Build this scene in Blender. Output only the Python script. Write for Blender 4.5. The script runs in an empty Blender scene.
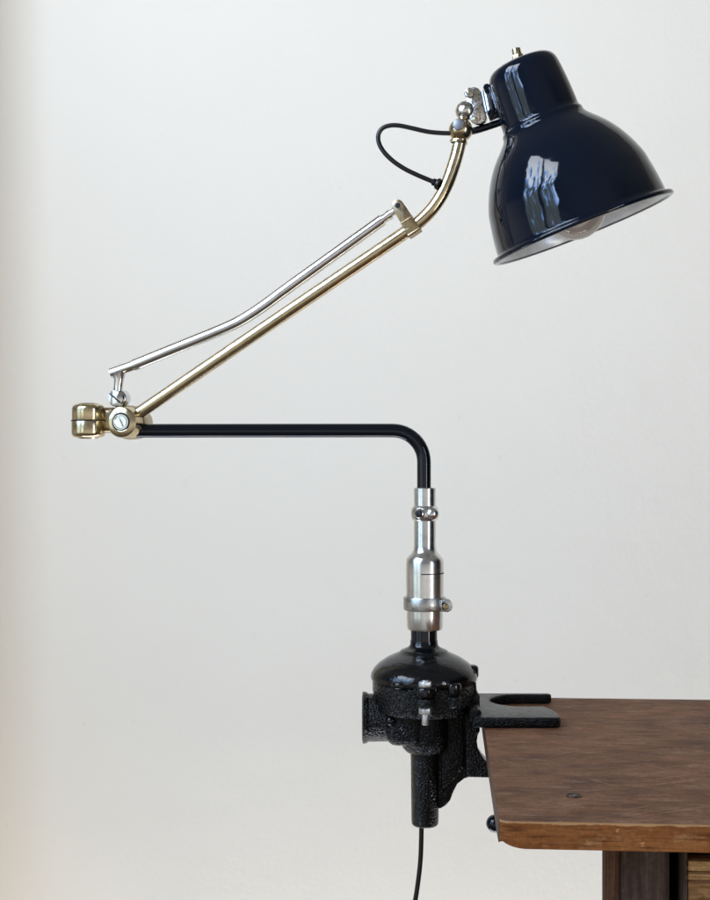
import bpy, bmesh, math, random
from mathutils import Vector, Matrix, noise
random.seed(7)
R = math.radians
scene = bpy.context.scene
COL = scene.collection

# ------------------------------------------------------------------ camera
CZ = 1.015                       # camera height; table top is 0.75
D0 = 1.3
cam = bpy.data.cameras.new("camera")
camo = bpy.data.objects.new("camera", cam); COL.objects.link(camo)
camo.location = (0, -D0, CZ); camo.rotation_euler = (R(90), 0, 0)
cam.sensor_fit = 'VERTICAL'; cam.sensor_height = 24; cam.sensor_width = 24
cam.lens = 24 * 1300 / 900
cam.clip_start = 0.02; cam.clip_end = 50
scene.camera = camo

# ------------------------------------------------------------------ world: a dim room seen only in reflections and as soft fill
w = bpy.data.worlds.new("World"); scene.world = w; w.use_nodes = True
nt = w.node_tree; nt.nodes.clear()
def N(t, typ, **k):
    n = t.nodes.new(typ)
    for a, b in k.items(): setattr(n, a, b)
    return n
out = N(nt, 'ShaderNodeOutputWorld'); bg = N(nt, 'ShaderNodeBackground'); bg.inputs[1].default_value = 1.0
tc = N(nt, 'ShaderNodeTexCoord'); sep = N(nt, 'ShaderNodeSeparateXYZ')
nt.links.new(tc.outputs['Generated'], sep.inputs[0])
def ramp(t, fac, stops, interp='LINEAR'):
    r = N(t, 'ShaderNodeValToRGB'); r.color_ramp.interpolation = interp
    e = r.color_ramp.elements
    while len(e) < len(stops): e.new(0.5)
    for i, (p, c) in enumerate(stops):
        e[i].position = p; e[i].color = (*c, 1) if len(c) == 3 else c
    t.links.new(fac, r.inputs[0]); return r
def math_(t, op, a, b=None, c=None):
    m = N(t, 'ShaderNodeMath', operation=op)
    for i, v in enumerate((a, b, c)):
        if v is None: continue
        if isinstance(v, (int, float)): m.inputs[i].default_value = v
        else: t.links.new(v, m.inputs[i])
    return m.outputs[0]
def mixc(t, fac, a, b, bt='MIX'):
    m = N(t, 'ShaderNodeMix', data_type='RGBA', blend_type=bt)
    for s, v in ((m.inputs[0], fac), (m.inputs[6], a), (m.inputs[7], b)):
        if isinstance(v, (int, float)): s.default_value = v
        elif isinstance(v, tuple): s.default_value = (*v, 1) if len(v) == 3 else v
        else: t.links.new(v, s)
    return m.outputs[2]
az = math_(nt, 'DIVIDE', math_(nt, 'ARCTAN2', sep.outputs[0], math_(nt, 'MULTIPLY', sep.outputs[1], -1.0)), 2 * math.pi)
az = math_(nt, 'ADD', az, 0.5)   # .5 = towards the camera side, .25 = left, .75 = right
side = ramp(nt, az, [(0.0, (.6, .58, .54)), (.22, (.40, .38, .35)), (.28, (.24, .23, .22)), (.40, (.34, .33, .31)),
                     (.47, (.62, .60, .57)), (.585, (.66, .64, .60)), (.62, (.25, .24, .225)), (.65, (.012, .012, .012)),
                     (.79, (.012, .012, .012)), (.81, (.5, .48, .45)), (1.0, (.6, .58, .54))])
elev = math_(nt, 'ADD', math_(nt, 'MULTIPLY', sep.outputs[2], 0.5), 0.5)
upm = ramp(nt, elev, [(.66, (0, 0, 0)), (.82, (1, 1, 1))])
dnm = ramp(nt, elev, [(.18, (1, 1, 1)), (.40, (0, 0, 0))])
lowb = ramp(nt, elev, [(.47, (1, 1, 1)), (.56, (.30, .30, .30))])
c0 = mixc(nt, 1.0, side.outputs[0], lowb.outputs[0], 'MULTIPLY')
c1 = mixc(nt, upm.outputs[0], c0, (.16, .155, .14))
c2 = mixc(nt, dnm.outputs[0], c1, (.10, .085, .07))
nt.links.new(c2, bg.inputs[0]); nt.links.new(bg.outputs[0], out.inputs[0])

# ------------------------------------------------------------------ window light (panes of one window left of the camera, a narrow one to the right) and an added fill from below
def pane(name, loc, target, sx, sy, power, sky, low, roll=0.0, scale=6.0):
    l = bpy.data.lights.new(name, 'AREA'); l.shape = 'RECTANGLE'; l.size = sx; l.size_y = sy; l.energy = power
    l.use_nodes = True; t = l.node_tree
    em = t.nodes['Emission']
    geo = N(t, 'ShaderNodeNewGeometry'); sp = N(t, 'ShaderNodeSeparateXYZ')
    t.links.new(geo.outputs['Position'], sp.inputs[0])
    nz = N(t, 'ShaderNodeTexNoise'); nz.inputs['Scale'].default_value = scale; nz.inputs['Detail'].default_value = 5
    t.links.new(geo.outputs['Position'], nz.inputs['Vector'])
    mpn = N(t, 'ShaderNodeMapping'); mpn.inputs['Scale'].default_value = (1.6, 1.6, .42)
    t.links.new(geo.outputs['Position'], mpn.inputs[0]); t.links.new(mpn.outputs[0], nz.inputs['Vector'])
    f0 = math_(t, 'DIVIDE', math_(t, 'SUBTRACT', sp.outputs[2], loc[2] - sy / 2), sy)
    f1 = math_(t, 'ADD', f0, math_(t, 'MULTIPLY', math_(t, 'SUBTRACT', nz.outputs['Fac'], .5), 1.8))
    rr = ramp(t, f1, [(.30, low), (.50, tuple(x * 1.6 for x in low)), (.56, (.16, .36, .88)), (.68, (.42, .62, 1.0)), (.80, sky)])
    t.links.new(rr.outputs[0], em.inputs[0]); em.inputs[1].default_value = 1.0
    o = bpy.data.objects.new(name, l); COL.objects.link(o); o.location = loc
    d = (Vector(target) - Vector(loc)).to_track_quat('-Z', 'Y'); o.rotation_euler = d.to_euler()
    return o
TG = (0.62, 0.5, 1.15)
SKY = (.82, .89, 1.0); TREE = (.050, .062, .060)
for q in (pane("window_light", (-1.74, -0.90, 1.75), TG, 0.80, 2.6, 37, SKY, TREE, scale=5),
          pane("window_light", (-1.20, -1.56, 1.75), TG, 0.62, 2.6, 29, SKY, TREE, scale=6)):
    q.data.spread = R(105)
WARM = (1, .95, .86)
pane("low_wall_fill", (0.25, 0.50, -.9), (0.25, 0.85, .9), 2.6, .5, 25, (1, .965, .93), (1, .965, .93))  # added fill lamp below the view, brightens the lower wall
pane("door_light", (1.25, -1.35, 0.95), (0.07, 0, .9), 0.11, 1.2, 6.0, (1, .97, .92), (1, .97, .92))

scene.view_settings.view_transform = 'Standard'; scene.view_settings.look = 'None'
scene.view_settings.exposure = 0.26; scene.view_settings.gamma = 1.0
scene.view_settings.use_curve_mapping = False
scene.render.engine = 'CYCLES'

# ------------------------------------------------------------------ coordinates measured on the photograph
def P(px, py, y=0.0):
    k = (y + D0) / 1300
    return Vector(((px - 355) * k, y, CZ - (py - 450) * k))
XJ = -0.235; TAN = math.tan(R(9))       # the upper arm swings a little towards the viewer
def Q(px, py, off=0.0):
    k = (px - 355) / 1300
    X = k * (D0 + XJ * TAN + off) / (1 + k * TAN)
    y = -(X - XJ) * TAN + off
    return P(px, py, y)
def S(v): return (v.y + D0) / 1300      # metres per photo pixel at that depth

# ------------------------------------------------------------------ mesh helpers
def frame(axis, hint=None):
    z = Vector(axis).normalized()
    h = Vector(hint) if hint is not None else (Vector((0, 0, 1)) if abs(z.z) < .9 else Vector((0, 1, 0)))
    x = (h - z * h.dot(z)).normalized(); y = z.cross(x)
    return x, y, z
def lathe(bm, prof, org, axis=(0, 0, 1), seg=64, closed=False, mat=0, arc=None):
    """prof: list of (radius, height). closed: ring profile"""
    x, y, z = frame(axis); org = Vector(org); rings = []
    for r, h in prof:
        if r < 1e-6: rings.append([bm.verts.new(org + z * h)])
        else: rings.append([bm.verts.new(org + z * h + (x * math.cos(a) + y * math.sin(a)) * r) for a in (2 * math.pi * i / seg for i in range(seg))])
    prs = list(zip(rings[:-1], rings[1:]))
    if closed: prs.append((rings[-1], rings[0]))
    for A, B in prs:
        for i in range(seg):
            j = (i + 1) % seg
            if len(A) == 1 and len(B) == 1: break
            if len(A) == 1: f = bm.faces.new((A[0], B[j], B[i]))
            elif len(B) == 1: f = bm.faces.new((A[i], A[j], B[0]))
            else: f = bm.faces.new((A[i], A[j], B[j], B[i]))
            f.material_index = mat
    return bm
def rcyl(bm, r, h0, h1, org, axis=(0, 0, 1), b=0.001, seg=48, n=3, mat=0):
    """capped cylinder with rounded edges"""
    pr = [(0, h0)]
    for i in range(n + 1):
        a = math.pi / 2 * i / n; pr.append((r - b + b * math.sin(a), h0 + b - b * math.cos(a)))
    for i in range(n + 1):
        a = math.pi / 2 * i / n; pr.append((r - b + b * math.cos(a), h1 - b + b * math.sin(a)))
    pr.append((0, h1))
    return lathe(bm, pr, org, axis, seg, mat=mat)
def sphere(bm, r, c, sc=(1, 1, 1), axis=(0, 0, 1), seg=32):
    x, y, z = frame(axis)
    pr = [(r * math.sin(math.pi * i / 16) * sc[0], -r * math.cos(math.pi * i / 16) * sc[2]) for i in range(17)]
    pr[0] = (0, pr[0][1]); pr[-1] = (0, pr[-1][1])
    return lathe(bm, pr, c, axis, seg)
def spline(pts, n=10):
    """Catmull-Rom through Vectors (or tuples)"""
    P_ = [Vector(p) for p in pts]; P_ = [P_[0] * 2 - P_[1]] + P_ + [P_[-1] * 2 - P_[-2]]; o = []
    for i in range(1, len(P_) - 2):
        a, b, c, d = P_[i - 1:i + 3]
        for k in range(n):
            t = k / n
            o.append(0.5 * ((2 * b) + (c - a) * t + (2 * a - 5 * b + 4 * c - d) * t * t + (3 * b - a - 3 * c + d) * t ** 3))
    o.append(P_[-2]); return o
def tube(bm, pts, r, seg=24, cap=True, mat=0):
    pts = [Vector(p) for p in pts]; n = len(pts)
    rad = r if isinstance(r, (list, tuple)) else [r] * n
    t = [(pts[min(i + 1, n - 1)] - pts[max(i - 1, 0)]).normalized() for i in range(n)]
    x, y, _ = frame(t[0]); rings = []
    for i in range(n):
        x = (x - t[i] * x.dot(t[i])).normalized(); y = t[i].cross(x)
        rings.append([bm.verts.new(pts[i] + (x * math.cos(a) + y * math.sin(a)) * rad[i]) for a in (2 * math.pi * k / seg for k in range(seg))])
    for A, B in zip(rings[:-1], rings[1:]):
        for i in range(seg):
            j = (i + 1) % seg; bm.faces.new((A[i], A[j], B[j], B[i])).material_index = mat
    if cap:
        for rg, d, s in ((rings[0], t[0], -1), (rings[-1], t[-1], 1)):
            c = bm.verts.new(sum((v.co for v in rg), Vector()) / seg)
            for i in range(seg):
                j = (i + 1) % seg
                bm.faces.new((c, rg[j], rg[i]) if s < 0 else (c, rg[i], rg[j])).material_index = mat
    return bm
def prism(bm, outline, d0, d1, bev=0.0, segs=2, mat=0):
    """outline: list of world Vectors in a plane; extruded from d0 to d1 (Vectors)"""
    t = bmesh.new()
    a = [t.verts.new(Vector(p) + Vector(d0)) for p in outline]; b = [t.verts.new(Vector(p) + Vector(d1)) for p in outline]
    n = len(a); t.faces.new(a); t.faces.new(list(reversed(b)))
    for i in range(n): t.faces.new((a[i], b[i], b[(i + 1) % n], a[(i + 1) % n]))
    bmesh.ops.recalc_face_normals(t, faces=t.faces)
    if bev: bmesh.ops.bevel(t, geom=[e for e in t.edges if e.calc_face_angle(0) > 0.5], offset=bev, segments=segs, affect='EDGES', profile=0.5)
    merge(bm, t, mat); return bm
def merge(bm, t, mat=0):
    m = bpy.data.meshes.new('tmp'); 
    for f in t.faces: f.material_index = mat
    t.to_mesh(m); t.free(); bm.from_mesh(m); bpy.data.meshes.remove(m)
def box(bm, c, size, rot=None, bev=0.001, segs=2, mat=0):
    t = bmesh.new(); bmesh.ops.create_cube(t, size=1)
    for v in t.verts: v.co = Vector((v.co.x * size[0], v.co.y * size[1], v.co.z * size[2]))
    if bev: bmesh.ops.bevel(t, geom=t.edges[:], offset=bev, segments=segs, affect='EDGES', profile=0.5)
    M = Matrix.Translation(Vector(c)) @ (rot.to_4x4() if rot is not None else Matrix.Identity(4))
    t.transform(M); merge(bm, t, mat); return bm
def basis(x, y, z):
    return Matrix((x, y, z)).transposed()
def hexa(bm, r, h0, h1, org, axis, b=.0004, hint=None):
    x, y, z = frame(axis, hint); org = Vector(org)
    pts = [org + (x * math.cos(k * math.pi / 3) + y * math.sin(k * math.pi / 3)) * r for k in range(6)]
    return prism(bm, pts, z * h0, z * h1, b)
def empty(name, loc, label, cat, group=None):
    o = bpy.data.objects.new(name, None); COL.objects.link(o); o.location = loc; o.empty_display_size = .05
    o['label'] = label; o['category'] = cat
    if group: o['group'] = group
    return o
WORLD = {}
def build(name, bm, mats, parent=None, angle=35, label=None, flat=False):
    """link bm (world coordinates) as one mesh object; origin at the centre of its box"""
    if not isinstance(mats, (list, tuple)): mats = [mats]
    lo = Vector([min(v.co[i] for v in bm.verts) for i in range(3)]); hi = Vector([max(v.co[i] for v in bm.verts) for i in range(3)])
    c = (lo + hi) / 2
    bmesh.ops.translate(bm, verts=bm.verts[:], vec=-c)
    bmesh.ops.recalc_face_normals(bm, faces=bm.faces[:])
    me = bpy.data.meshes.new(name); bm.to_mesh(me); bm.free()
    for p in me.polygons: p.use_smooth = not flat
    if not flat: me.set_sharp_from_angle(angle=R(angle))
    for m in mats: me.materials.append(m)
    o = bpy.data.objects.new(name, me); COL.objects.link(o)
    WORLD[o.name] = c
    if parent is not None:
        pw = WORLD.get(parent.name, parent.location.copy()); o.parent = parent; o.location = c - pw
    else: o.location = c
    if label: o['label'] = label
    return o
def B(): return bmesh.new()

# ------------------------------------------------------------------ materials
def mat(name):
    m = bpy.data.materials.new(name); m.use_nodes = True; return m, m.node_tree, m.node_tree.nodes['Principled BSDF']
def setp(b, **k):
    for a, v in k.items():
        s = b.inputs[a.replace('_', ' ')]
        s.default_value = (*v, 1) if isinstance(v, tuple) and len(v) == 3 else v
def noise_tex(t, scale, detail=4, rough=.6, vec=None, stretch=None, rot=None, kind='Object'):
    tc_ = N(t, 'ShaderNodeTexCoord'); n = N(t, 'ShaderNodeTexNoise')
    n.inputs['Scale'].default_value = scale; n.inputs['Detail'].default_value = detail; n.inputs['Roughness'].default_value = rough
    if stretch or rot:
        mp = N(t, 'ShaderNodeMapping')
        if rot: mp.inputs['Rotation'].default_value = rot
        t.links.new(tc_.outputs[kind], mp.inputs[0])
        if stretch:
            m2 = N(t, 'ShaderNodeMapping'); m2.inputs['Scale'].default_value = stretch
            t.links.new(mp.outputs[0], m2.inputs[0]); mp = m2
        t.links.new(mp.outputs[0], n.inputs['Vector'])
    else: t.links.new(tc_.outputs[kind], n.inputs['Vector'])
    return n.outputs['Fac']
def bump(t, b, h, strength, dist, coat=False):
    n = N(t, 'ShaderNodeBump'); n.inputs['Strength'].default_value = strength; n.inputs['Distance'].default_value = dist
    t.links.new(h, n.inputs['Height']); t.links.new(n.outputs[0], b.inputs['Normal'])
    if coat: t.links.new(n.outputs[0], b.inputs['Coat Normal'])
    return n
def metal(name, col, rough, spotcol=None, spot=.62, bumpy=.15, bscale=900, rvar=.12, aniso=0):
    m, t, b = mat(name); setp(b, Base_Color=col, Metallic=1.0, Roughness=rough)
    n = noise_tex(t, 140, 5)
    r = N(t, 'ShaderNodeMapRange'); r.inputs[1].default_value = .35; r.inputs[2].default_value = .7
    r.inputs[3].default_value = max(.02, rough - rvar * .4); r.inputs[4].default_value = rough + rvar
    t.links.new(n, r.inputs[0]); t.links.new(r.outputs[0], b.inputs['Roughness'])
    if True:
        sm = noise_tex(t, 60, 4, .6); rr2 = ramp(t, sm, [(.3, tuple(c * .80 for c in col)), (.6, col)]); t.links.new(rr2.outputs[0], b.inputs['Base Color'])
    if spotcol:
        n2 = noise_tex(t, 420, 6, .7)
        f = ramp(t, n2, [(spot, (0, 0, 0)), (spot + .08, (1, 1, 1))])
        t.links.new(mixc(t, f.outputs[0], rr2.outputs[0], spotcol), b.inputs['Base Color'])
    bump(t, b, noise_tex(t, bscale, 3), bumpy, .0002)
    return m
BRASS = metal('antique_brass', (.60, .495, .315), .18, (.20, .15, .09), .66, .12, 500)
BRASS2 = metal('antique_brass_worn', (.40, .315, .19), .26, (.16, .12, .07), .58, .3, 500)
CHROME = metal('chrome', (.70, .70, .715), .07, (.35, .34, .32), .68, .08, 600, .08)
PITTED = metal('pitted_chrome', (.78, .75, .70), .16, (.13, .10, .075), .52, .9, 700, .2)
STEEL = metal('brushed_steel', (.74, .745, .75), .22, (.42, .41, .39), .72, .03, 400, .05)
STEEL2 = metal('cast_steel', (.55, .55, .54), .30, (.10, .095, .09), .60, .8, 600, .15)
BOLT = metal('dull_bolt', (.26, .265, .27), .45)
ZINC = metal('zinc', (.72, .73, .74), .38, None, .6, .3, 700)

def enamel(name, col, rough=.05, bs=0.35):
    m, t, b = mat(name); setp(b, Base_Color=col, Roughness=rough, IOR=1.43)
    n = noise_tex(t, 55, 2, .4)
    bump(t, b, n, bs, .0012, coat=True)
    return m
NAVY = enamel('navy_enamel', (.0014, .0050, .0125), .06, .30)
BLACKPAINT = enamel('black_gloss_paint', (.0028, .0042, .009), .08, .06)
def iron():
    m, t, b = mat('black_cast_iron'); setp(b, Base_Color=(.0022, .0022, .0024), Roughness=.22, IOR=1.40)
    n1 = noise_tex(t, 520, 2, .5); n2 = noise_tex(t, 90, 3, .5)
    h = math_(t, 'ADD', n1, math_(t, 'MULTIPLY', n2, .6))
    bump(t, b, h, 1.0, .0021, coat=False)
    r = N(t, 'ShaderNodeMapRange'); r.inputs[3].default_value = .08; r.inputs[4].default_value = .22
    t.links.new(n2, r.inputs[0]); t.links.new(r.outputs[0], b.inputs['Roughness'])
    return m
IRON = iron()
STUD = metal('dull_stud', (.11, .115, .10), .5)
IRONF = iron(); IRONF.name = 'worn_black_iron'; IRONF.node_tree.nodes['Principled BSDF'].inputs['Specular IOR Level'].default_value = .28
def iron2():
    m, t, b = mat('black_enamelled_lid'); setp(b, Base_Color=(.003, .0036, .005), Roughness=.13, IOR=1.48)
    h = math_(t, 'ADD', noise_tex(t, 70, 3, .5), math_(t, 'MULTIPLY', noise_tex(t, 380, 2, .5), .35))
    bump(t, b, h, .5, .0011)
    return m
LID = iron2()
m, t, b = mat('black_cable'); setp(b, Base_Color=(.003, .003, .0035), Roughness=.30); CABLE = m
m, t, b = mat('black_steel_hole'); setp(b, Base_Color=(.004, .004, .004), Roughness=.5); DARK = m
m, t, b = mat('shade_lining_enamel'); setp(b, Base_Color=(.62, .62, .60), Roughness=.25, Metallic=.1)
n = noise_tex(t, 40, 5); f = ramp(t, n, [(.35, (.66, .69, .70)), (.65, (.84, .87, .88))]); t.links.new(f.outputs[0], b.inputs['Base Color'])
bump(t, b, noise_tex(t, 220, 3), .3, .0004); LINING = m
m, t, b = mat('bulb_glass')
tr = N(t, 'ShaderNodeBsdfTransparent'); tr.inputs[0].default_value = (.93, .92, .90, 1); gl = N(t, 'ShaderNodeBsdfGlossy'); gl.inputs['Roughness'].default_value = .03
fr = N(t, 'ShaderNodeFresnel'); fr.inputs[0].default_value = 1.6; mx = N(t, 'ShaderNodeMixShader')
t.links.new(math_(t, 'ADD', math_(t, 'MULTIPLY', fr.outputs[0], 1.3), .05), mx.inputs[0]); t.links.new(tr.outputs[0], mx.inputs[1]); t.links.new(gl.outputs[0], mx.inputs[2])
df = N(t, 'ShaderNodeBsdfTranslucent'); df.inputs[0].default_value = (.95, .93, .90, 1); d2 = N(t, 'ShaderNodeBsdfDiffuse'); d2.inputs[0].default_value = (.95, .93, .90, 1); m3 = N(t, 'ShaderNodeMixShader'); t.links.new(df.outputs[0], m3.inputs[1]); t.links.new(d2.outputs[0], m3.inputs[2])
m2_ = N(t, 'ShaderNodeMixShader'); m2_.inputs[0].default_value = .24; t.links.new(mx.outputs[0], m2_.inputs[1]); t.links.new(m3.outputs[0], m2_.inputs[2])
t.links.new(m2_.outputs[0], t.nodes['Material Output'].inputs[0]); GLASS = m
m, t, b = mat('bulb_copper_mirror'); setp(b, Base_Color=(.90, .52, .30), Roughness=.30, Metallic=1.0); COPPER = m

# wall: plaster, painted warm white
m, t, b = mat('painted_plaster'); setp(b, Roughness=.75)
n = noise_tex(t, 1.1, 3, .5); f = ramp(t, n, [(.3, (.86, .780, .640)), (.7, (.88, .808, .675))])
n3 = noise_tex(t, 26, 5, .6); f3 = ramp(t, n3, [(.70, (1, 1, 1)), (.76, (.95, .95, .945))])
t.links.new(mixc(t, 1.0, f.outputs[0], f3.outputs[0], 'MULTIPLY'), b.inputs['Base Color'])
h = math_(t, 'ADD', noise_tex(t, 9, 6, .55), math_(t, 'MULTIPLY', noise_tex(t, 120, 3, .5), .12))
bump(t, b, h, .35, .006); WALL = m

# wood
def wood(name, dark, mid, light, fine=(6, 90, 90), scr=0.35, rough=.5, stain=None, contrast=1.0, scrrot=(.9, -.5), dust=None, wear=None, pores=None):
    m, t, b = mat(name)
    g1 = noise_tex(t, 3.2, 6, .62, stretch=fine)
    g2 = noise_tex(t, 1.0, 5, .6, stretch=(fine[0] * .8, fine[1] * .28, fine[2] * .28))
    g3 = noise_tex(t, 9.0, 4, .6)
    s = math_(t, 'ADD', math_(t, 'MULTIPLY', g1, .45), math_(t, 'ADD', math_(t, 'MULTIPLY', g2, .35), math_(t, 'MULTIPLY', g3, .2)))
    s = math_(t, 'ADD', s, math_(t, 'MULTIPLY', math_(t, 'SUBTRACT', noise_tex(t, 1.0, 4, .6, stretch=(fine[0] * 2.2, fine[1] * .6, fine[2] * .6)), .5), .35))
    c = ramp(t, s, [(.5 - .14 / contrast, dark), (.50, mid), (.5 + .15 / contrast, light)]).outputs[0]
    if stain:
        st = noise_tex(t, 7, 4, .55, stretch=(.8, 1.3, 1.3)); c = mixc(t, ramp(t, st, [(.56, (0, 0, 0)), (.72, (.75, .75, .75))]).outputs[0], c, stain)
    for a in scrrot:      # worn scratches
        k = noise_tex(t, 1.0, 2, .5, rot=(0, 0, a), stretch=(9, 420, 420)); mk = noise_tex(t, 14, 3, .6, rot=(0, 0, a * 2))
        ff = math_(t, 'MULTIPLY', ramp(t, k, [(.64, (0, 0, 0)), (.68, (1, 1, 1))]).outputs[0], ramp(t, mk, [(.52, (0, 0, 0)), (.62, (1, 1, 1))]).outputs[0])
        c = mixc(t, math_(t, 'MULTIPLY', ff, scr), c, tuple(min(1, x * 2.1 + .03) for x in light))
    if dust:
        d = noise_tex(t, 55, 5, .75, stretch=(.45, 1.6, 1)); c = mixc(t, ramp(t, d, [(.56, (0, 0, 0)), (.72, (.5, .5, .5))]).outputs[0], c, dust)
    mo = noise_tex(t, 260, 4, .7); c = mixc(t, 1.0, c, ramp(t, mo, [(.32, (.74, .72, .70)), (.5, (1, 1, 1)), (.68, (1.22, 1.2, 1.2))]).outputs[0], 'MULTIPLY')
    if pores:
        pn = noise_tex(t, 1.0, 3, .6, stretch=pores); c = mixc(t, ramp(t, pn, [(.34, (.55, .55, .55)), (.44, (0, 0, 0))]).outputs[0], c, tuple(x * .55 for x in dark))
    if wear:          # rubbed pale band along an edge: (axis, position, sign, amplitude, colour)
        tcw = N(t, 'ShaderNodeTexCoord'); sw_ = N(t, 'ShaderNodeSeparateXYZ'); t.links.new(tcw.outputs['Object'], sw_.inputs[0])
        dd = math_(t, 'MULTIPLY', math_(t, 'SUBTRACT', sw_.outputs[wear[0]], wear[1]), wear[2] / wear[3])
        nn = math_(t, 'SUBTRACT', noise_tex(t, 60, 5, .7, stretch=(.5, 1, 1)), .5)
        c = mixc(t, ramp(t, math_(t, 'ADD', dd, math_(t, 'MULTIPLY', nn, 5.0)), [(.0, (.85, .85, .85)), (.5, (0, 0, 0))]).outputs[0], c, wear[4])
    t.links.new(c, b.inputs['Base Color']); b.inputs['IOR'].default_value = 1.27
    rr = N(t, 'ShaderNodeMapRange'); rr.inputs[3].default_value = rough - .12; rr.inputs[4].default_value = rough + .18
    t.links.new(g2, rr.inputs[0]); t.links.new(rr.outputs[0], b.inputs['Roughness'])
    bump(t, b, g1, .35, .0006)
    return m
TOPW = wood('worn_brown_top', (.058, .023, .011), (.185, .081, .038), (.285, .148, .078), fine=(11, 80, 45), stain=(.046, .022, .013), dust=(.38, .26, .18), rough=.66,
            scrrot=(.9, -.5), scr=.42, wear=(1, .0, 1, .004, (.30, .16, .075)), pores=(40, 520, 100), contrast=.85)
EDGEW = wood('varnished_edge', (.075, .022, .006), (.235, .082, .022), (.40, .175, .06), fine=(8, 60, 150), scr=.6, rough=.42, contrast=.62, scrrot=(.3,), stain=(.11, .035, .012),
             dust=(.50, .27, .12), wear=(2, .0185, -1, .0014, (.50, .29, .13)), pores=(25, 100, 500))
LEGW = wood('greyed_leg_wood', (.030, .017, .012), (.068, .042, .031), (.115, .082, .066), fine=(90, 90, 9), rough=.6, scrrot=(), dust=(.14, .115, .10))
FLUTE = wood('red_brown_moulding', (.05, .022, .012), (.12, .055, .03), (.20, .10, .06), fine=(90, 90, 5), rough=.45, scrrot=())
DRAWW = wood('orange_drawer_wood', (.14, .065, .022), (.38, .20, .085), (.58, .36, .17), fine=(5, 50, 80), rough=.5, scrrot=())
WORNW = wood('worn_arris', (.14, .055, .02), (.36, .19, .08), (.62, .42, .23), fine=(14, 60, 60), rough=.5, scrrot=())
SIDEW = wood('dark_end_grain', (.022, .010, .005), (.065, .030, .015), (.13, .066, .034), fine=(60, 14, 60), rough=.5, scrrot=())
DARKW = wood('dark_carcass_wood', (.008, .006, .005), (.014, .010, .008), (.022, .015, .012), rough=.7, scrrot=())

# ------------------------------------------------------------------ wall (structure)
bm = B(); box(bm, (0, .97, 1.1), (5.2, .10, 3.4), bev=0)
wl = build('wall', bm, WALL, flat=True); wl['kind'] = 'structure'
bm = B(); box(bm, (-.75, .822, 1.1), (.10, .19, 3.39), bev=.004)  # added unseen panel; blocks window light and warms the wall's left edge
m, t, b = mat('cream_blocker'); setp(b, Base_Color=(.80, .65, .42), Roughness=.8); bump(t, b, noise_tex(t, 12, 5), .3, .004)
sw = build('light_blocker', bm, m); sw['kind'] = 'structure'

# ------------------------------------------------------------------ table
TZ = .75; TH = .0195
ANG = R(-3.8); ex = Vector((math.cos(ANG), math.sin(ANG), 0)); ey = Vector((-math.sin(ANG), math.cos(ANG), 0)); ez = Vector((0, 0, 1))
FL = P(499, 820, -.372); FL.z = 0        # front left corner on the floor plan
DEPTH = .468; LEN = .95
table = empty('wooden_table', FL + ex * LEN * .5 + ey * DEPTH * .5, 'old wooden workbench table with scratched dark brown top and worn orange edge', 'table')
def TT(u, v, z): return FL + ex * u + ey * v + ez * z
bm = B(); t = bmesh.new()
# rounded corner outline
out_ = []
rc = .009
for (cu, cv, a0) in ((rc, rc, 180), (LEN - rc, rc, 270), (LEN - rc, DEPTH - rc, 0), (rc, DEPTH - rc, 90)):
    if (cu, cv) == (rc, rc): out_.append(Vector((0, .045, 0)))
    for k in range(5): 
        a = R(a0 + 90 * k / 4); out_.append(Vector((cu + rc * math.cos(a), cv + rc * math.sin(a), 0)))
    if (cu, cv) == (rc, rc): out_ += [Vector((q, 0, 0)) for q in (.012, .015, .018, .022, .027, .034)]
lo_ = [t.verts.new(p) for p in out_]; hi_ = [t.verts.new(p + ez * TH) for p in out_]
t.faces.new(list(reversed(lo_))); t.faces.new(hi_)
for i in range(len(lo_)): t.faces.new((lo_[i], lo_[(i + 1) % len(lo_)], hi_[(i + 1) % len(lo_)], hi_[i]))
bmesh.ops.bevel(t, geom=[e for e in t.edges if abs(e.verts[0].co.z - e.verts[1].co.z) < 1e-6 and e.calc_face_angle(0) > .5], offset=.0022, segments=3, affect='EDGES', profile=.5)
# extra rows so the worn arris can be uneven
bmesh.ops.recalc_face_normals(t, faces=t.faces[:])
for v in t.verts:      # the front left corner is knocked round underneath
    d_ = max(v.co.x, v.co.y)
    if v.co.z < .004 and d_ < .020: v.co.z += .0060 * (1 - d_ / .020) ** 2
for f in t.faces:
    n_ = f.normal
    if n_.z > .93: k_ = 0
    elif n_.z > .25: k_ = 2 if n_.y < -.2 else 3
    elif n_.x < -.9: k_ = 3
    else: k_ = 1
    f.material_index = k_
me_ = bpy.data.meshes.new('tabletop'); t.to_mesh(me_); t.free()
for q in (TOPW, EDGEW, WORNW, SIDEW): me_.materials.append(q)
for p in me_.polygons: p.use_smooth = True
me_.set_sharp_from_angle(angle=R(30))
tto = bpy.data.objects.new('tabletop', me_); COL.objects.link(tto); tto.parent = table
tto.location = FL + ez * (TZ - TH) - table.location; tto.rotation_euler = (0, 0, ANG); WORLD[tto.name] = FL + ez * (TZ - TH)
def tbox(bm, u0, u1, v0, v1, z0, z1, bev=.001, mat=0):
    c = TT((u0 + u1) / 2, (v0 + v1) / 2, (z0 + z1) / 2)
    return box(bm, c, (u1 - u0, v1 - v0, z1 - z0), rot=basis(ex, ey, ez), bev=bev, mat=mat)
# small recessed slotted screw in the top
sc = P(567, 788.5, -.30); sc.z = TZ
bm = B(); lathe(bm, [(.0062, .0002), (.0058, .0007), (.0050, .0004), (.0046, -.0012), (0, -.0012)], sc, seg=32); build('plug_hole', bm, DARK, tto)
bm = B(); rcyl(bm, .0026, -.0008, .0006, sc + Vector((.0008, .0012, 0)), b=.0004, seg=24); build('screw', bm, STUD, tto)
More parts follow.
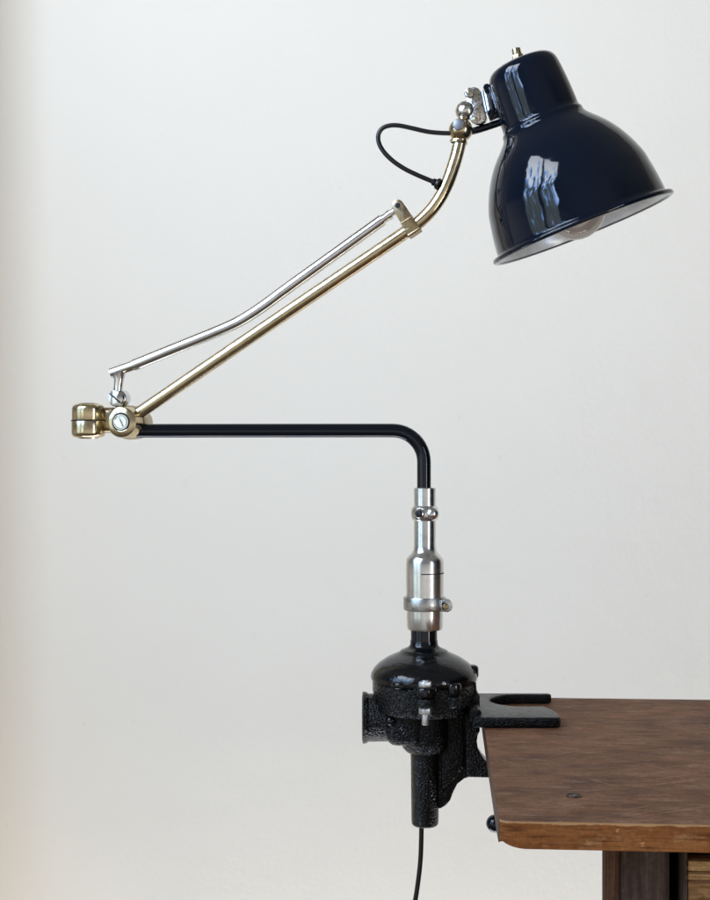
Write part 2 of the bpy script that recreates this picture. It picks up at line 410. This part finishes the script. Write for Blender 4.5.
# underside sliver of a batten screw seen at the lower edge
# leg: fluted moulding on its left, plain greyed face, dark carcass gap, drawer
vF = .040                                   # face set back behind the front edge
def uat(px, v):                             # u for a photo column at set-back v
    k = (px - 355) / 1300
    # FL.x + ex.x u + ey.x v = k (FL.y + ex.y u + ey.y v + D0)
    return (k * (FL.y + ey.y * v + D0) - FL.x - ey.x * v) / (ex.x - k * ex.y)
zt = TZ - TH - .0003
u0, u1 = uat(606, vF), uat(670, vF)
bm = B(); tbox(bm, uat(621, vF), u1, vF, vF + .05, 0, zt, .0015); leg = build('leg', bm, LEGW, table)
bm = B(); uf = uat(608.5, vF); ue = uat(621, vF) - .0003
tbox(bm, uf, ue, vF + .004, vF + .026, 0, zt, .0008)
for q in (.0095, .0155, .0215): tube(bm, [TT(uf + .0004, vF + q, 0), TT(uf + .0004, vF + q, zt)], .0024, seg=16)
for k, wd in enumerate((.0030, .0038, .0030, .0018)):
    uc = uf + .0016 + (ue - uf) * (.08, .33, .62, .86)[k]
    tube(bm, [TT(uc, vF + .0065, 0), TT(uc, vF + .0065, zt)], wd * .62 + .0004, seg=16)
build('moulding', bm, FLUTE, leg)
# leg pendants hidden from the front: rear legs
for (a, v) in ((uat(640, DEPTH - .09), DEPTH - .09), (LEN - .12, vF), (LEN - .12, DEPTH - .09)):
    bm = B(); tbox(bm, a, a + .045, v, v + .05, 0, zt, .0015); build('leg', bm, LEGW, table)
bm = B(); tbox(bm, u1 + .0005, LEN - .122, vF + .045, vF + .055, .45, zt, 0); build('back_panel', bm, DARKW, table)
bm = B(); tbox(bm, u1 + .0005, LEN - .122, vF + .004, vF + .044, zt - .0040, zt - .0003, .0005); build('rail', bm, DARKW, table)
ud = uat(683, vF - .010)
bm = B(); tbox(bm, ud, ud + .0032, vF - .010, vF + .044, .45, zt - .0062, .0006); build('drawer_runner', bm, LEGW, table)
bm = B()
ud2 = ud + .0036
pf = vF - .012
zs = [P(690, y, FL.y + ey.y * pf).z for y in (857, 862.5, 869, 871.5, 878, 880.5, 912)]
for i in range(6):
    dz = (.0, .0035, -.0015, .004, -.001, .0035)[i]
    tbox(bm, ud2, LEN - .125, pf + dz, pf + .020, zs[i + 1], zs[i] - .0002, .0012)
tbox(bm, ud2, LEN - .125, pf + .002, pf + .020, zs[-1] - .09, zs[-1] - .0002, .0012)
dr = build('drawer', bm, DRAWW, table)
bm = B(); kc = TT((ud2 + LEN - .125) / 2, pf + .002, zs[-1] - .04); lathe(bm, [(0, .022), (.010, .021), (.0135, .016), (.011, .010), (.006, .004), (.0075, 0)], kc, axis=-ey, seg=32); build('knob', bm, BRASS2, dr)

# ------------------------------------------------------------------ lamp
AX = P(424, 700)                           # vertical axis of the clamp and the post
lamp = empty('clamp_lamp', (AX.x, 0, .64), 'vintage articulated work lamp with navy enamel shade, brass arm and black cast iron clamp', 'lamp')
def PZ(py): return P(424, py).z
def vprof(l): return [(r * .001, PZ(y)) for r, y in l]
A0 = Vector((AX.x, 0, 0))

# --- clamp body casting
bm = B()
lathe(bm, vprof([(0, 681), (50, 680.5), (51.5, 682), (51.5, 690), (50.5, 694), (50, 705), (48.5, 709), (46, 710), (0, 710)]), A0, seg=72)
lathe(bm, vprof([(0, 700), (24, 700), (24, 741), (22.5, 747), (19, 751), (0, 752)]), A0 + Vector((.001, 0, 0)), seg=56)
build_body = bm
# side port barrel merges into the hub
portz = PZ(717.5)
rcyl(bm, .0235, -.004, .048, (P(382, 717).x - .016, 0, portz), (1, 0, 0), .002, 56)
# boxy neck between barrel and hub
box(bm, (P(404, 722).x, -.004, PZ(722)), (.036, .044, .040), bev=.010, segs=4)
# lugs under the bolts
def lug(a, zc0, zc1, r, rad=.052, b=.0018):
    d = Vector((math.sin(a), -math.cos(a), 0)); c = A0 + d * rad
    rcyl(bm, r, PZ(zc1), PZ(zc0), c, (0, 0, 1), b, 32)
    box(bm, A0 + d * (rad - .010) + ez * ((PZ(zc1) + PZ(zc0)) / 2), (r * 2.3, .020, PZ(zc0) - PZ(zc1)), rot=basis(Vector((d.y * -1, d.x, 0)), d, ez), bev=b)
LA = (-.03, math.pi * .50, math.pi, -math.pi * .5)
for a in LA[:1]: lug(a, 688, 697, .0095)
lug(R(32), 688, 699, .008, .049)
for a in (LA[2],): lug(a, 682, 694, .0095)
clamp = build('clamp_body', bm, IRON, lamp)
# lid
bm = B()
lathe(bm, vprof([(0, 640), (13.6, 640), (14.0, 644.6), (16, 647), (20, 648.8), (23.2, 650.2), (24.4, 651.8), (29, 653.8), (36.5, 657.2), (45, 662.8), (50, 668), (52.6, 672.5), (53.4, 676.5), (52.6, 679.2), (51, 680.2), (0, 680.3)]), A0, seg=96)
def lug2(a, z0, z1, r, rad, b=.0025):
    d = Vector((math.sin(a), -math.cos(a), 0)); c = A0 + d * rad
    rcyl(bm, r, PZ(z1), PZ(z0), c, (0, 0, 1), b, 32)
    box(bm, A0 + d * (rad - .012) + ez * ((PZ(z1) + PZ(z0)) / 2), (r * 2.4, .024, PZ(z0) - PZ(z1)), rot=basis(Vector((-d.y, d.x, 0)), d, ez), bev=b)
lug2(LA[0], 677, 687.5, .0095, .052); lug2(R(88), 664.5, 678.5, .0075, .047, .004); lug2(math.pi, 667, 680, .009, .050); lug2(R(32), 675, 687, .008, .049)
lug2(R(-32), 674, 681, .010, .046)
build('lid', bm, LID, clamp)
# bolt and nut at the front lug
fb = A0 + Vector((math.sin(LA[0]), -math.cos(LA[0]), 0)) * .0535
bm = B(); hexa(bm, .0070, PZ(677), PZ(671.8), fb, (0, 0, 1), .0006, (1, .35, 0)); rcyl(bm, .0036, PZ(672.5), PZ(670.7), fb, b=.0006, seg=24); build('bolt', bm, ZINC, clamp)
bm = B(); hexa(bm, .0066, PZ(703), PZ(697.2), fb, (0, 0, 1), .0006, (1, .2, 0)); rcyl(bm, .0033, PZ(713.5), PZ(702), fb, b=.0008, seg=24); build('nut', bm, ZINC, clamp)
bm = B(); rb = A0 + Vector((0, .0535, 0)); hexa(bm, .0066, PZ(667), PZ(661), rb, (0, 0, 1), .0006); build('bolt', bm, ZINC, clamp)
# port flange with open mouth
bm = B(); px0 = P(362.5, 717).x
lathe(bm, [(.0235, .020), (.0237, .006), (.0252, .004), (.0258, .0012), (.0252, 0), (.0205, 0), (.0195, .002), (.0195, .018), (0, .018)], (px0, 0, portz), (1, 0, 0), 64)
build('side_port', bm, IRON, clamp)
# rounded head set screws and the small embossed mark
def onport(px, py, r=.0235):
    p = P(px, py, -r); return p
for (x_, y_, rr_) in ((391, 721, .0046),):
    c = onport(x_, y_, .0258); bm = B(); sphere(bm, rr_, c, (1, 1, .7), (0, -1, 0)); build('set_screw', bm, LID, clamp)
bm = B(); c = P(403.5, 732, -.0258)
lathe(bm, [(.0046 + .0006 * math.cos(a), .0008 * math.sin(a)) for a in (2 * math.pi * i / 8 for i in range(8))], c, (0, -1, 0), 32, closed=True)
for s in (-1, 1): tube(bm, [c + Vector((s * .0022, 0, .0026)), c + Vector((0, 0, -.0026))], .0007, 8)
for k, (x0, y0) in enumerate(((394, 731), (388, 731))):
    c2 = P(x0, y0, -.0218 if k else -.023)
    pts = [c2 + Vector((.0020 * math.cos(a), 0, .0024 * math.sin(a))) for a in [R(q) for q in range(40, 321, 20)]]
    tube(bm, pts, .0006, 8)
build('casting_mark', bm, LID, clamp)
# lower sleeve
bm = B(); lathe(bm, vprof([(0, 749), (14.8, 749), (14.3, 760), (13.6, 819), (13.2, 823.5), (11.8, 825), (4, 825), (3.6, 820), (0, 820)]), A0 + Vector((.001, 0, 0)), seg=56); build('sleeve', bm, IRON, clamp)
# bracket: web, post, lower jaw
bm = B()
def PO(l, y=0): return [P(a, b_, 0) + Vector((0, y, 0)) for a, b_ in l]
web = [(438, 700), (470, 700), (474, 757), (484, 765), (484, 774.5), (473, 775.2), (464, 777.5), (457, 783), (453, 791), (450, 799), (446, 804), (440, 807.5), (436, 807)]
prism(bm, PO(web), (0, -.005, 0), (0, .005, 0), .0012)
post = [(463, 668), (474, 668), (475.5, 690), (478.5, 692), (478.5, 728), (476.5, 732), (475.6, 738), (476.6, 745), (479.5, 750.5), (483, 756), (492, 765), (530, 767), (530, 774), (484, 774), (465, 773.5)]
prism(bm, PO(post), (0, -.016, 0), (0, .016, 0), .002, 3)
prism(bm, PO([(440, 705), (462, 705), (464, 765), (456, 776), (441, 790)]), (0, -.0085, 0), (0, .0085, 0), .002)
# side ribs on the post
prism(bm, PO([(469, 712), (477, 712), (478, 727), (472, 734), (469, 728)]), (0, -.022, 0), (0, .022, 0), .003, 3)
prism(bm, PO([(466, 742), (474, 745), (479, 755), (483, 764), (483, 773), (466, 773)]), (0, -.012, 0), (0, .012, 0), .002)
sphere(bm, .004, P(471, 720, -.021), (1, 1, .7), (0, -1, 0))
build('bracket', bm, IRON, clamp)
# fork lying on the table
ztop = TZ + .0102; zb = TZ + .0003
def xy(px, y): return (px - 355) / 1300 * (y + D0)
yN, yF, yi, yo = -.063, .0635, -.006, .0545
ol = [(.112, yN), (.178, yN), (.1925, yN), (.1965, yN + .004), (.1970, yN + .012), (.1955, -.030), (.1915, -.013)]
ol += [(.1885, yi - .001), (.184, yi)]
cxs, rs = .1675, (yo - yi) / 2
for k in range(17):
    a = R(-90 - 180 * k / 16); ol.append((cxs + rs * .98 * math.cos(a), (yi + yo) / 2 + rs * math.sin(a)))
ol += [(.1975, yo), (.2035, yo + .0015), (.2050, yo + .0045), (.2050, yF - .003), (.2020, yF), (.112, yF)]
bm = B(); prism(bm, [Vector((a, c_, 0)) for a, c_ in ol], (0, 0, zb), (0, 0, ztop), .0022, 3)
box(bm, (.116, 0, (zb + ztop) / 2 + .004), (.012, .10, .012), bev=.003, segs=3)
build('clamp_fork', bm, IRONF, clamp)
# screw below the table with tommy bar
bm = B(); sx = P(507, 800).x; zs0 = TZ - TH
rcyl(bm, .0055, P(500, 826).z, zs0 - .005, (sx, 0, 0), b=.0006, seg=24)
rcyl(bm, .012, zs0 - .006, zs0 - .0004, (sx, 0, 0), b=.0015, seg=32)
rcyl(bm, .012, P(0, 782).z, P(0, 758).z, (sx, 0, 0), b=.002, seg=32)
scr = build('clamp_screw', bm, IRON, clamp)
bm = B(); kz = P(0, 823.5).z; kx = P(495, 823).x
tube(bm, [(kx, 0, kz), (sx + .030, 0, kz)], .0030, 16); rcyl(bm, .0085, P(0, 832).z, P(0, 815).z, (sx, 0, 0), b=.002, seg=32)
sphere(bm, .0088, (kx, 0, kz)); sphere(bm, .0088, (sx + .032, 0, kz)); build('tommy_bar', bm, BLACKPAINT, scr)

# --- steel socket
bm = B()
lathe(bm, vprof([(0, 655), (13.2, 655), (13.2, 625), (0, 625)]), A0, seg=48); build('neck', bm, BLACKPAINT, lamp)
bm = B(); SOC = A0 + Vector((.0008, 0, 0))
lathe(bm, vprof([(7.2, 492), (7.2, 488.5), (10.2, 487.6), (10.9, 488.4), (10.9, 546), (11.5, 550), (13.5, 553.2), (16.5, 556), (18.3, 559), (18.9, 563),
      (18.9, 571.6), (18.9, 572.2), (18.9, 573.4), (18.9, 574), (18.6, 600), (18.2, 616), (18.0, 627), (17.2, 629.2), (13, 629.6), (13, 620)]), SOC, seg=96)
sock = build('socket', bm, STEEL, lamp)
# saw cut: thin dark sliver sunk into the surface
bm = B(); a_ = [R(q) for q in range(-14, 96, 5)]
for A, Bq in zip(a_[:-1], a_[1:]):
    q = []
    for ang, rr_, zz in ((A, .01902, PZ(572.1)), (Bq, .01902, PZ(572.1)), (Bq, .01902, PZ(573.2)), (A, .01902, PZ(573.2))):
        q.append(bm.verts.new(SOC + Vector((math.sin(ang) * rr_, -math.cos(ang) * rr_, zz - .0012 * 0 + .0015 * (ang / 1.6) * 0))))
    bm.faces.new(q)
    q2 = [bm.verts.new(SOC + (v.co - SOC) * 1.0 - Vector((math.sin(A) * .002, -math.cos(A) * .002, 0))) for v in q]
    for i in range(4): bm.faces.new((q[i], q[(i + 1) % 4], q2[(i + 1) % 4], q2[i]))
build('saw_cut', bm, DARK, sock)
# collar with set screw bosses
bm = B(); lathe(bm, vprof([(10.5, 505.5), (12.4, 507), (13.6, 510), (13.9, 513.3), (13.6, 516.5), (12.4, 519.5), (10.5, 521)]), SOC, seg=64)
for ang, rr_ in ((38, .0072), (-26, .0058), (200, .0058)):
    d = Vector((math.sin(R(ang)), -math.cos(R(ang)), 0)); sphere(bm, rr_, SOC + d * .0105 + ez * PZ(513.2), (1, 1, 1), d)
build('collar', bm, STEEL, sock)
bm = B(); d = Vector((math.sin(R(-26)), -math.cos(R(-26)), 0)); rcyl(bm, .0036, .012, .0172, SOC + ez * PZ(513), d, .0008, 24); build('set_screw', bm, BLACKPAINT, sock)
# clamp band with screw lug
bm = B(); lathe(bm, vprof([(18.2, 596.6), (20.6, 596.6), (21.1, 597.6), (21.1, 608.6), (20.6, 609.6), (18.2, 609.6)]), SOC + Vector((-.0003, 0, 0)), seg=80, closed=True)
for y_ in (-.010, -.0025):
    rcyl(bm, .0063, 0, .006, SOC + Vector((.0205, y_, PZ(604))), (0, -1, 0), .001, 32)
box(bm, SOC + Vector((.018, -.0085, PZ(604))), (.006, .015, .0115), bev=.001)
build('band', bm, STEEL2, sock)
bm = B(); rcyl(bm, .0030, 0, .0018, SOC + Vector((.0198, -.0160, PZ(604.5))), (0, -1, 0), .0007, 24); build('screw', bm, BRASS2, sock)

# --- bent black post
bm = B(); pr_ = .00695
pts = [P(424, 500), P(424, 463)]
cb = P(392.5, 462)
for k in range(13):
    a = R(90 * k / 12); pts.append(cb + Vector((.0315 * math.cos(a), 0, .0315 * math.sin(a))))
pts += [P(370, 430.5), P(250, 430.6), P(136, 430.8)]
pts2 = [pts[0], pts[1]] + pts[2:]
tube(bm, pts2, pr_, 40); build('post', bm, BLACKPAINT, lamp)

# --- elbow at the left
cJ = P(121.0, 422.0, -.022)
axj = Vector((-math.sin(R(10)), -math.cos(R(10)), 0))
bm = B()
s = S(cJ); r_ = 15.9 * s
pr = [(0, 0), (r_ * .55, 0), (r_ * .60, .0004), (r_ * .84, -.0002), (r_ * .95, -.0014), (r_, -.0040), (r_, -.0170), (r_ * 1.02, -.0175), (r_ * 1.02, -.0190), (0, -.0192)]
lathe(bm, pr, cJ, axj, 64)
knuck = build('elbow', bm, BRASS, lamp)
bm = B(); pr = [(0, -.0194), (r_ * 1.03, -.0195), (r_ * 1.08, -.0210), (r_ * 1.10, -.030), (r_ * 1.08, -.044), (r_ * 1.00, -.050), (r_ * .8, -.052), (0, -.052)]
lathe(bm, pr, cJ, axj, 64); build('rear_knuckle', bm, BRASS2, knuck)
bm = B(); lathe(bm, [(8.7 * s, .0003), (8.7 * s, .0005), (7.6 * s, .0005)], cJ, axj, 40); build('gap', bm, DARK, knuck)
bm = B(); lathe(bm, [(7.8 * s, .0002), (7.6 * s, .0012), (6.9 * s, .0012), (6.2 * s, .0006), (3.5 * s, -.0002 + .001), (0, .0004)], cJ, axj, 40)
box(bm, cJ + axj * .0011, (.0013, .0012, 11 * s), rot=basis(Vector((axj.y, -axj.x, 0)), axj, ez) @ Matrix.Rotation(R(28), 3, 'Y'), bev=.0002)
build('screw', bm, CHROME, knuck)
# swivel drum, two halves with a seam disc
cD = P(88.5, 421, 0.0); s = S(cD)
def drum(bm, z0, z1, r, b):          # z0: seam side, z1: rounded outer side
    sg = 1 if z1 > z0 else -1
    pr = [(0, z0), (r * .985, z0), (r, z0 + sg * .0006)] + [(r - b + b * math.cos(R(90 * i / 8)), z1 - sg * b + sg * b * math.sin(R(90 * i / 8))) for i in range(9)] + [(0, z1)]
    lathe(bm, pr, (cD.x, cD.y, 0), seg=64)
bm = B(); drum(bm, P(0, 420.3).z, P(0, 404.3).z, .0164, .0050)
lathe(bm, [(.011, P(0, 405).z), (.0095, P(0, 403.4).z), (.005, P(0, 402.8).z), (0, P(0, 402.8).z)], (cD.x, cD.y, 0), seg=40)
dr1 = build('swivel', bm, BRASS, lamp)
bm = B(); drum(bm, P(0, 420.8).z, P(0, 437.4).z, .0167, .0050)
lathe(bm, [(.011, P(0, 437).z), (.0095, P(0, 438.6).z), (.005, P(0, 439).z), (0, P(0, 439).z)], (cD.x, cD.y, 0), seg=40); build('swivel_lower', bm, BRASS, dr1)
bm = B(); rcyl(bm, .0174, P(0, 420.95).z, P(0, 420.15).z, (cD.x, cD.y, 0), b=.0003, seg=64); build('washer', bm, DARK, dr1)
bm = B(); box(bm, P(104, 420) + Vector((.0045, .010, 0)), (.022, .022, .0255), bev=.006, segs=3); build('yoke', bm, BRASS2, knuck)

# --- brass main arm
bm = B()
cps = [(134, 416.5), (200, 371.5), (300, 303.7), (400, 236), (411, 228.3), (421, 220.3), (431, 210.3), (440, 197.8), (447, 184), (452.5, 169), (457, 154), (460.3, 140), (461.2, 134)]
sp = [Q(*c) for c in cps]
pts = [sp[0], sp[1], sp[2]] + spline(sp[3:], 5)
tube(bm, pts, .0064, 40); arm = build('arm', bm, BRASS, lamp)
# bracket strap that ties rod and arm
def seg_axes(a, b_):
    d = (b_ - a).normalized(); yv = axj * 1.0; nrm = d.cross(yv).normalized(); return d, yv, nrm
a1, b1 = Q(380, 249.5), Q(415, 226)
dA = (b1 - a1).normalized(); nA = dA.cross(axj).normalized()
if nA.z < 0: nA = -nA
bc = Q(411.8, 228.0)
bm = B()
hole = Q(398.8, 207.0)
ctr = (bc + hole) / 2
plate_len = (bc - hole).length
pd = (bc - hole).normalized(); pn = axj; pw = pd.cross(pn)
for off in (.0072, -.0072):
    ol2 = []
    for k in range(13):
        a = R(180 * k / 12); ol2.append(hole + pw * math.cos(a) * .0058 - pd * math.sin(a) * .0058)
    ol2 += [bc - pw * .0068 + pd * .0072, bc + pw * .0068 + pd * .0072]
    prism(bm, ol2, pn * (off - .0011), pn * (off + .0011), .0005)
lathe(bm, [(.0063, -.0066), (.0080, -.0066), (.0083, -.006), (.0083, .006), (.0080, .0066), (.0063, .0066)], bc + pd * .0002, dA, 48, closed=True)
fr_ = basis(pd, pn, pd.cross(pn)); box(bm, bc + pd * .0066 + pn * .0075, (.0032, .0060, .0150), rot=fr_, bev=.0012, segs=3); box(bm, bc - pd * .0075 + pn * .0084, (.0012, .0014, .0138), rot=fr_, bev=.0004)
strap = build('strap', bm, BRASS2, arm)
bm = B(); rcyl(bm, .0027, -.0100, .0086, hole, pn, .0004, 24); build('pin', bm, DARK, strap)

# --- chrome link rod
bm = B()
rp = [(111.0, 373.2), (134, 365.2), (215, 332.4), (232, 325), (243, 319.3), (255, 311.8), (268, 302.8), (290, 286.5), (382.5, 219.8)]
v = [Q(*c) for c in rp]
pts = [v[0], v[1] - (v[1] - v[0]) * .001, v[1]] + spline(v[2:], 6)
rr = [.0044, .0044, .0053] + [.0055] * (len(pts) - 3)
pts.insert(2, v[1] - (v[1] - v[0]).normalized() * .0001)
rr = [.0050, .0050, .0050] + [.0058] * (len(pts) - 3)
tube(bm, pts, rr, 32)
tube(bm, [Q(381, 220.8), Q(389, 215.2)], .0043, 24); tube(bm, [Q(388, 216), Q(391, 214)], .0050, 24); tube(bm, [Q(390, 214.4), Q(399, 207.6)], .0036, 24)
rod = build('link_rod', bm, CHROME, lamp)
bm = B()
lk = [Q(119.2, 374.5), Q(118.8, 381), Q(117.8, 391)]
tube(bm, [lk[0] + Vector((0, 0, .002)), lk[0], lk[1], lk[2]], [.0066, .0060, .0046, .0044], 24)
sphere(bm, .0048, Q(117, 398.0, .010), (1, 1, 1)); rcyl(bm, .0090, -.016, .0, Q(117.3, 398.2), axj, .002, 32)
box(bm, Q(121, 402, .012), (.012, .010, .014), bev=.003)
lkb = build('link', bm, CHROME, rod)
bm = B(); lathe(bm, [(0.0082, 0), (.0086, .0012), (.0078, .0028), (.004, .0036), (0, .0038)], Q(116.3, 398.2), axj, 40); ks = build('screw', bm, CHROME, rod)
bm = B(); xr = Vector((axj.y, -axj.x, 0)); 
box(bm, Q(116.3, 398.2) + axj * .0034, (.0145, .0022, .0014), rot=basis(-xr, axj, ez) @ Matrix.Rotation(R(40), 3, 'Y'), bev=.0002); build('slot', bm, DARK, rod)

# --- head joint
bm = B(); cH = Q(460.8, 130.2)
sphere(bm, .0116, cH, (1, 1, .96), (Q(461, 120) - Q(459, 140)).normalized(), 48)
lathe(bm, [(.0085, -.0105), (.0088, -.0125), (.0070, -.0130)], cH, (cH - Q(458.8, 141)).normalized(), 40)
hj = build('head_joint', bm, BRASS, lamp)
bm = B(); hexa(bm, .0060, .0080, .0134, cH + Vector((-.001, 0, .0025)), axj, .0008, (.3, 0, 1)); build('bolt', bm, BOLT, hj)
bm = B(); cS = Q(465.4, 111.0, .0)
sphere(bm, .0096, cS, (1, 1, 1), axj, 40); tube(bm, [cS, cH], .0045, 20)
hb = build('ball_stud', bm, PITTED, hj)
# cloud shaped plate
bm = B()
cl = [(470.5, 88.8), (475, 88), (479, 89.5), (481.2, 93), (482, 96), (483.3, 99.5), (484, 106), (485.5, 112), (487, 118), (486, 122), (481, 124.4), (476, 125), (471.5, 122), (469.5, 118), (469, 112), (467.5, 105), (466.3, 99), (465.5, 94), (467, 90.5)]
prism(bm, [Q(a, c_) for a, c_ in cl], axj * -.0055, axj * .0050, .0014, 2)
rcyl(bm, .0048, .003, .0075, Q(469.7, 94.5), axj, .001, 24)
pl = build('hinge_plate', bm, PITTED, hj)
for (a, c_) in ((469.7, 94.2), (476, 120.4)):
    bm = B(); rcyl(bm, .0023, .0035, .0085 if c_ < 100 else .0062, Q(a, c_), axj, .0009, 20); build('rivet', bm, BRASS, pl)
# hinge barrel and black mount
t0, t1 = Q(486.6, 92), Q(490.6, 112.5)
bm = B(); tube(bm, [t0, t1], .0050, 28); d_ = (t1 - t0).normalized()
tube(bm, [t0 + axj * .0025 + Vector((-.0035, 0, 0)), t1 + axj * .0025 + Vector((-.0035, 0, 0))], .0018, 12)
build('hinge_pin', bm, CHROME, hj)

# --- shade
TH_ = R(20.6); LEAN = -.078
yaw = R(9)
xdir = Vector((math.cos(yaw), -math.sin(yaw), 0)); ydir = Vector((math.sin(yaw), math.cos(yaw), 0))
ax = (-math.sin(TH_) * xdir + math.cos(TH_) * ez + LEAN * ydir).normalized()
C = Q(582.3, 228.4); s = S(C)
outer = [(92.5, -2.2), (94.2, -1.2), (94.6, .6), (93.6, 2.4), (91.4, 3.2), (89.2, 3.6), (88.2, 5.4), (87.8, 9), (87.2, 15), (86.4, 22), (85.2, 30), (83.8, 38), (82.3, 46), (79.6, 54), (76.3, 62), (72.4, 70),
         (67.8, 78), (62.4, 86), (56.6, 93), (50.4, 99.5), (45.6, 104.6), (43.6, 107.2), (42.4, 109.4), (42.0, 111.5), (41.6, 113.2), (40.4, 115.0), (39.6, 117.5), (39.4, 124), (39.0, 134), (38.4, 144), (37.6, 153), (36.8, 161), (35.4, 168), (32.2, 173.4), (27, 176.4), (20, 177.4), (12, 178.4), (5, 178.8), (0, 178.9)]
def dense(pr, n=3):
    o = []
    P_ = [Vector((a, b_, 0)) for a, b_ in pr]
    return [(p.x, p.y) for p in spline(P_, n)]
po = [(max(0, a) * s, b_ * s) for a, b_ in dense(outer, 3)]; po[-1] = (0, po[-1][1])
inner = [(a - 1.3, b_ if b_ > 4 else max(b_, -.9)) for a, b_ in outer if a > 30 and b_ < 165 and not (a > 91 and b_ > -.9)]
bm = B(); lathe(bm, po, C, ax, 160)
lathe(bm, [(92.5 * s, -2.2 * s), (90.2 * s, -1.8 * s), (88.4 * s, -.4 * s)], C, ax, 160)
bmesh.ops.remove_doubles(bm, verts=bm.verts[:], dist=1e-6)
shade = build('shade', bm, NAVY, lamp, angle=50)
bm = B(); li = [(88.4, -.4), (86.6, 5), (85.6, 15), (83.6, 30), (81, 46), (75, 62), (66.4, 78), (55.2, 93), (44.4, 104), (40.5, 110), (38.4, 117), (37.6, 140), (34, 160), (20, 168), (0, 170)]
lathe(bm, [(a * s, b_ * s) for a, b_ in dense(li, 3)[:-1]] + [(0, 170 * s)], C, ax, 128); build('shade_lining', bm, LINING, shade)
# bulb holder, bulb
bm = B(); lathe(bm, [(0, 150 * s), (17 * s, 150 * s), (20 * s, 146 * s), (20 * s, 88 * s), (17 * s, 84 * s), (0, 84 * s)], C, ax, 48); build('lamp_holder', bm, BLACKPAINT, shade)
bm = B()
RB = 31; hc = 21
pr = []
for k in range(22):
    a = R(150 * k / 21); pr.append((RB * math.sin(a), hc - RB * math.cos(a)))
pr += [(14.5, 56), (13.5, 64), (13.2, 86)]
pr[0] = (0, pr[0][1])
lathe(bm, [(a * s, b_ * s) for a, b_ in pr], C, ax, 96)
_unused = [(max(0, a - 1.0) if a > 0 else 0, hc + (b_ - hc) * .967) for a, b_ in pr]
bulb = build('bulb', bm, GLASS, shade, angle=80)
bm = B()
lathe(bm, [(a * s, b_ * s) for a, b_ in [(0, 13), (6, 13.2), (12, 15), (17, 19), (19, 25), (18, 33), (14, 42), (11, 52), (10, 80)]], C, ax, 64); build('reflector', bm, COPPER, bulb)
# finial
bm = B(); fo = C + ax * (178.0 * s) - (xdir * math.cos(TH_) + ez * math.sin(TH_)) * (14.5 * s)
fo = Q(517.5, 56.6); fa = (ax + ez * .35 + xdir * .1).normalized()
hexa(bm, .0058, -.004, .0016, fo, fa, .0006); rcyl(bm, .0043, 0, .0078, fo, fa, .0008, 24)
build('finial', bm, BRASS, shade)
# mounting plate of the hinge on the shade side
bm = B(); nrm = (-xdir * math.cos(TH_) - ez * math.sin(TH_)).normalized()
m0 = (Q(494.8, 91) + Q(499.5, 114)) / 2; rotm = basis((axj.cross(ax)).normalized(), axj, ax)
rotm = basis(nrm, (ax.cross(nrm)).normalized(), ax)
box(bm, m0, (.0075, .026, .028), rot=rotm, bev=.001)
for (a, c_) in ((487.5, 90.0), (491.5, 115.5)):
    q = Q(a, c_); box(bm, q + Vector((.003, 0, 0)), (.012, .014, .0065), rot=rotm, bev=.001)
    rcyl(bm, .0034, .005, .0105, q, axj, .0006, 20)
build('hinge_mount', bm, BLACKPAINT, shade)

# --- cable loop
bm = B()
cb_ = [(437.5, 183.5), (431, 180.8), (418, 175.3), (405, 169), (393, 161), (384, 152), (379, 143), (378.5, 134.5), (382.5, 128.3), (390, 125.6), (399, 125.6), (412, 128.2), (427, 131.6), (440, 133), (454, 133.4)]
tube(bm, spline([Q(a, c_, -.002) for a, c_ in cb_], 8), .00225, 16); cab = build('cable', bm, CABLE, lamp)
bm = B(); tube(bm, spline([Q(a, c_, .004) for a, c_ in [(468, 132), (476, 130.3), (488, 126.6), (503, 121.5)]], 5), .0034, 16); build('cable_end', bm, BLACKPAINT, cab)
bm = B(); g0, g1 = Q(432.5, 181.5, -.002), Q(440, 184.8, -.002); dg = (g1 - g0).normalized()
lathe(bm, [(0, 0), (.0030, 0), (.0036, .0008), (.0036, .0030), (.0030, .0034), (.0048, .0040), (.0056, .0052), (.0056, .0068), (.0045, .0078), (0, .0080)], g0, dg, 28); build('grommet', bm, CABLE, cab)
# --- mains flex below
bm = B(); pc = [(421.5, 818), (421.3, 840), (420.3, 862), (417.8, 884), (414.5, 905), (408, 940), (398, 985), (392, 1040), (396, 1110)]
tube(bm, spline([P(a, c_, -.001) for a, c_ in pc], 8), .0024, 16); build('power_cord', bm, CABLE, lamp)
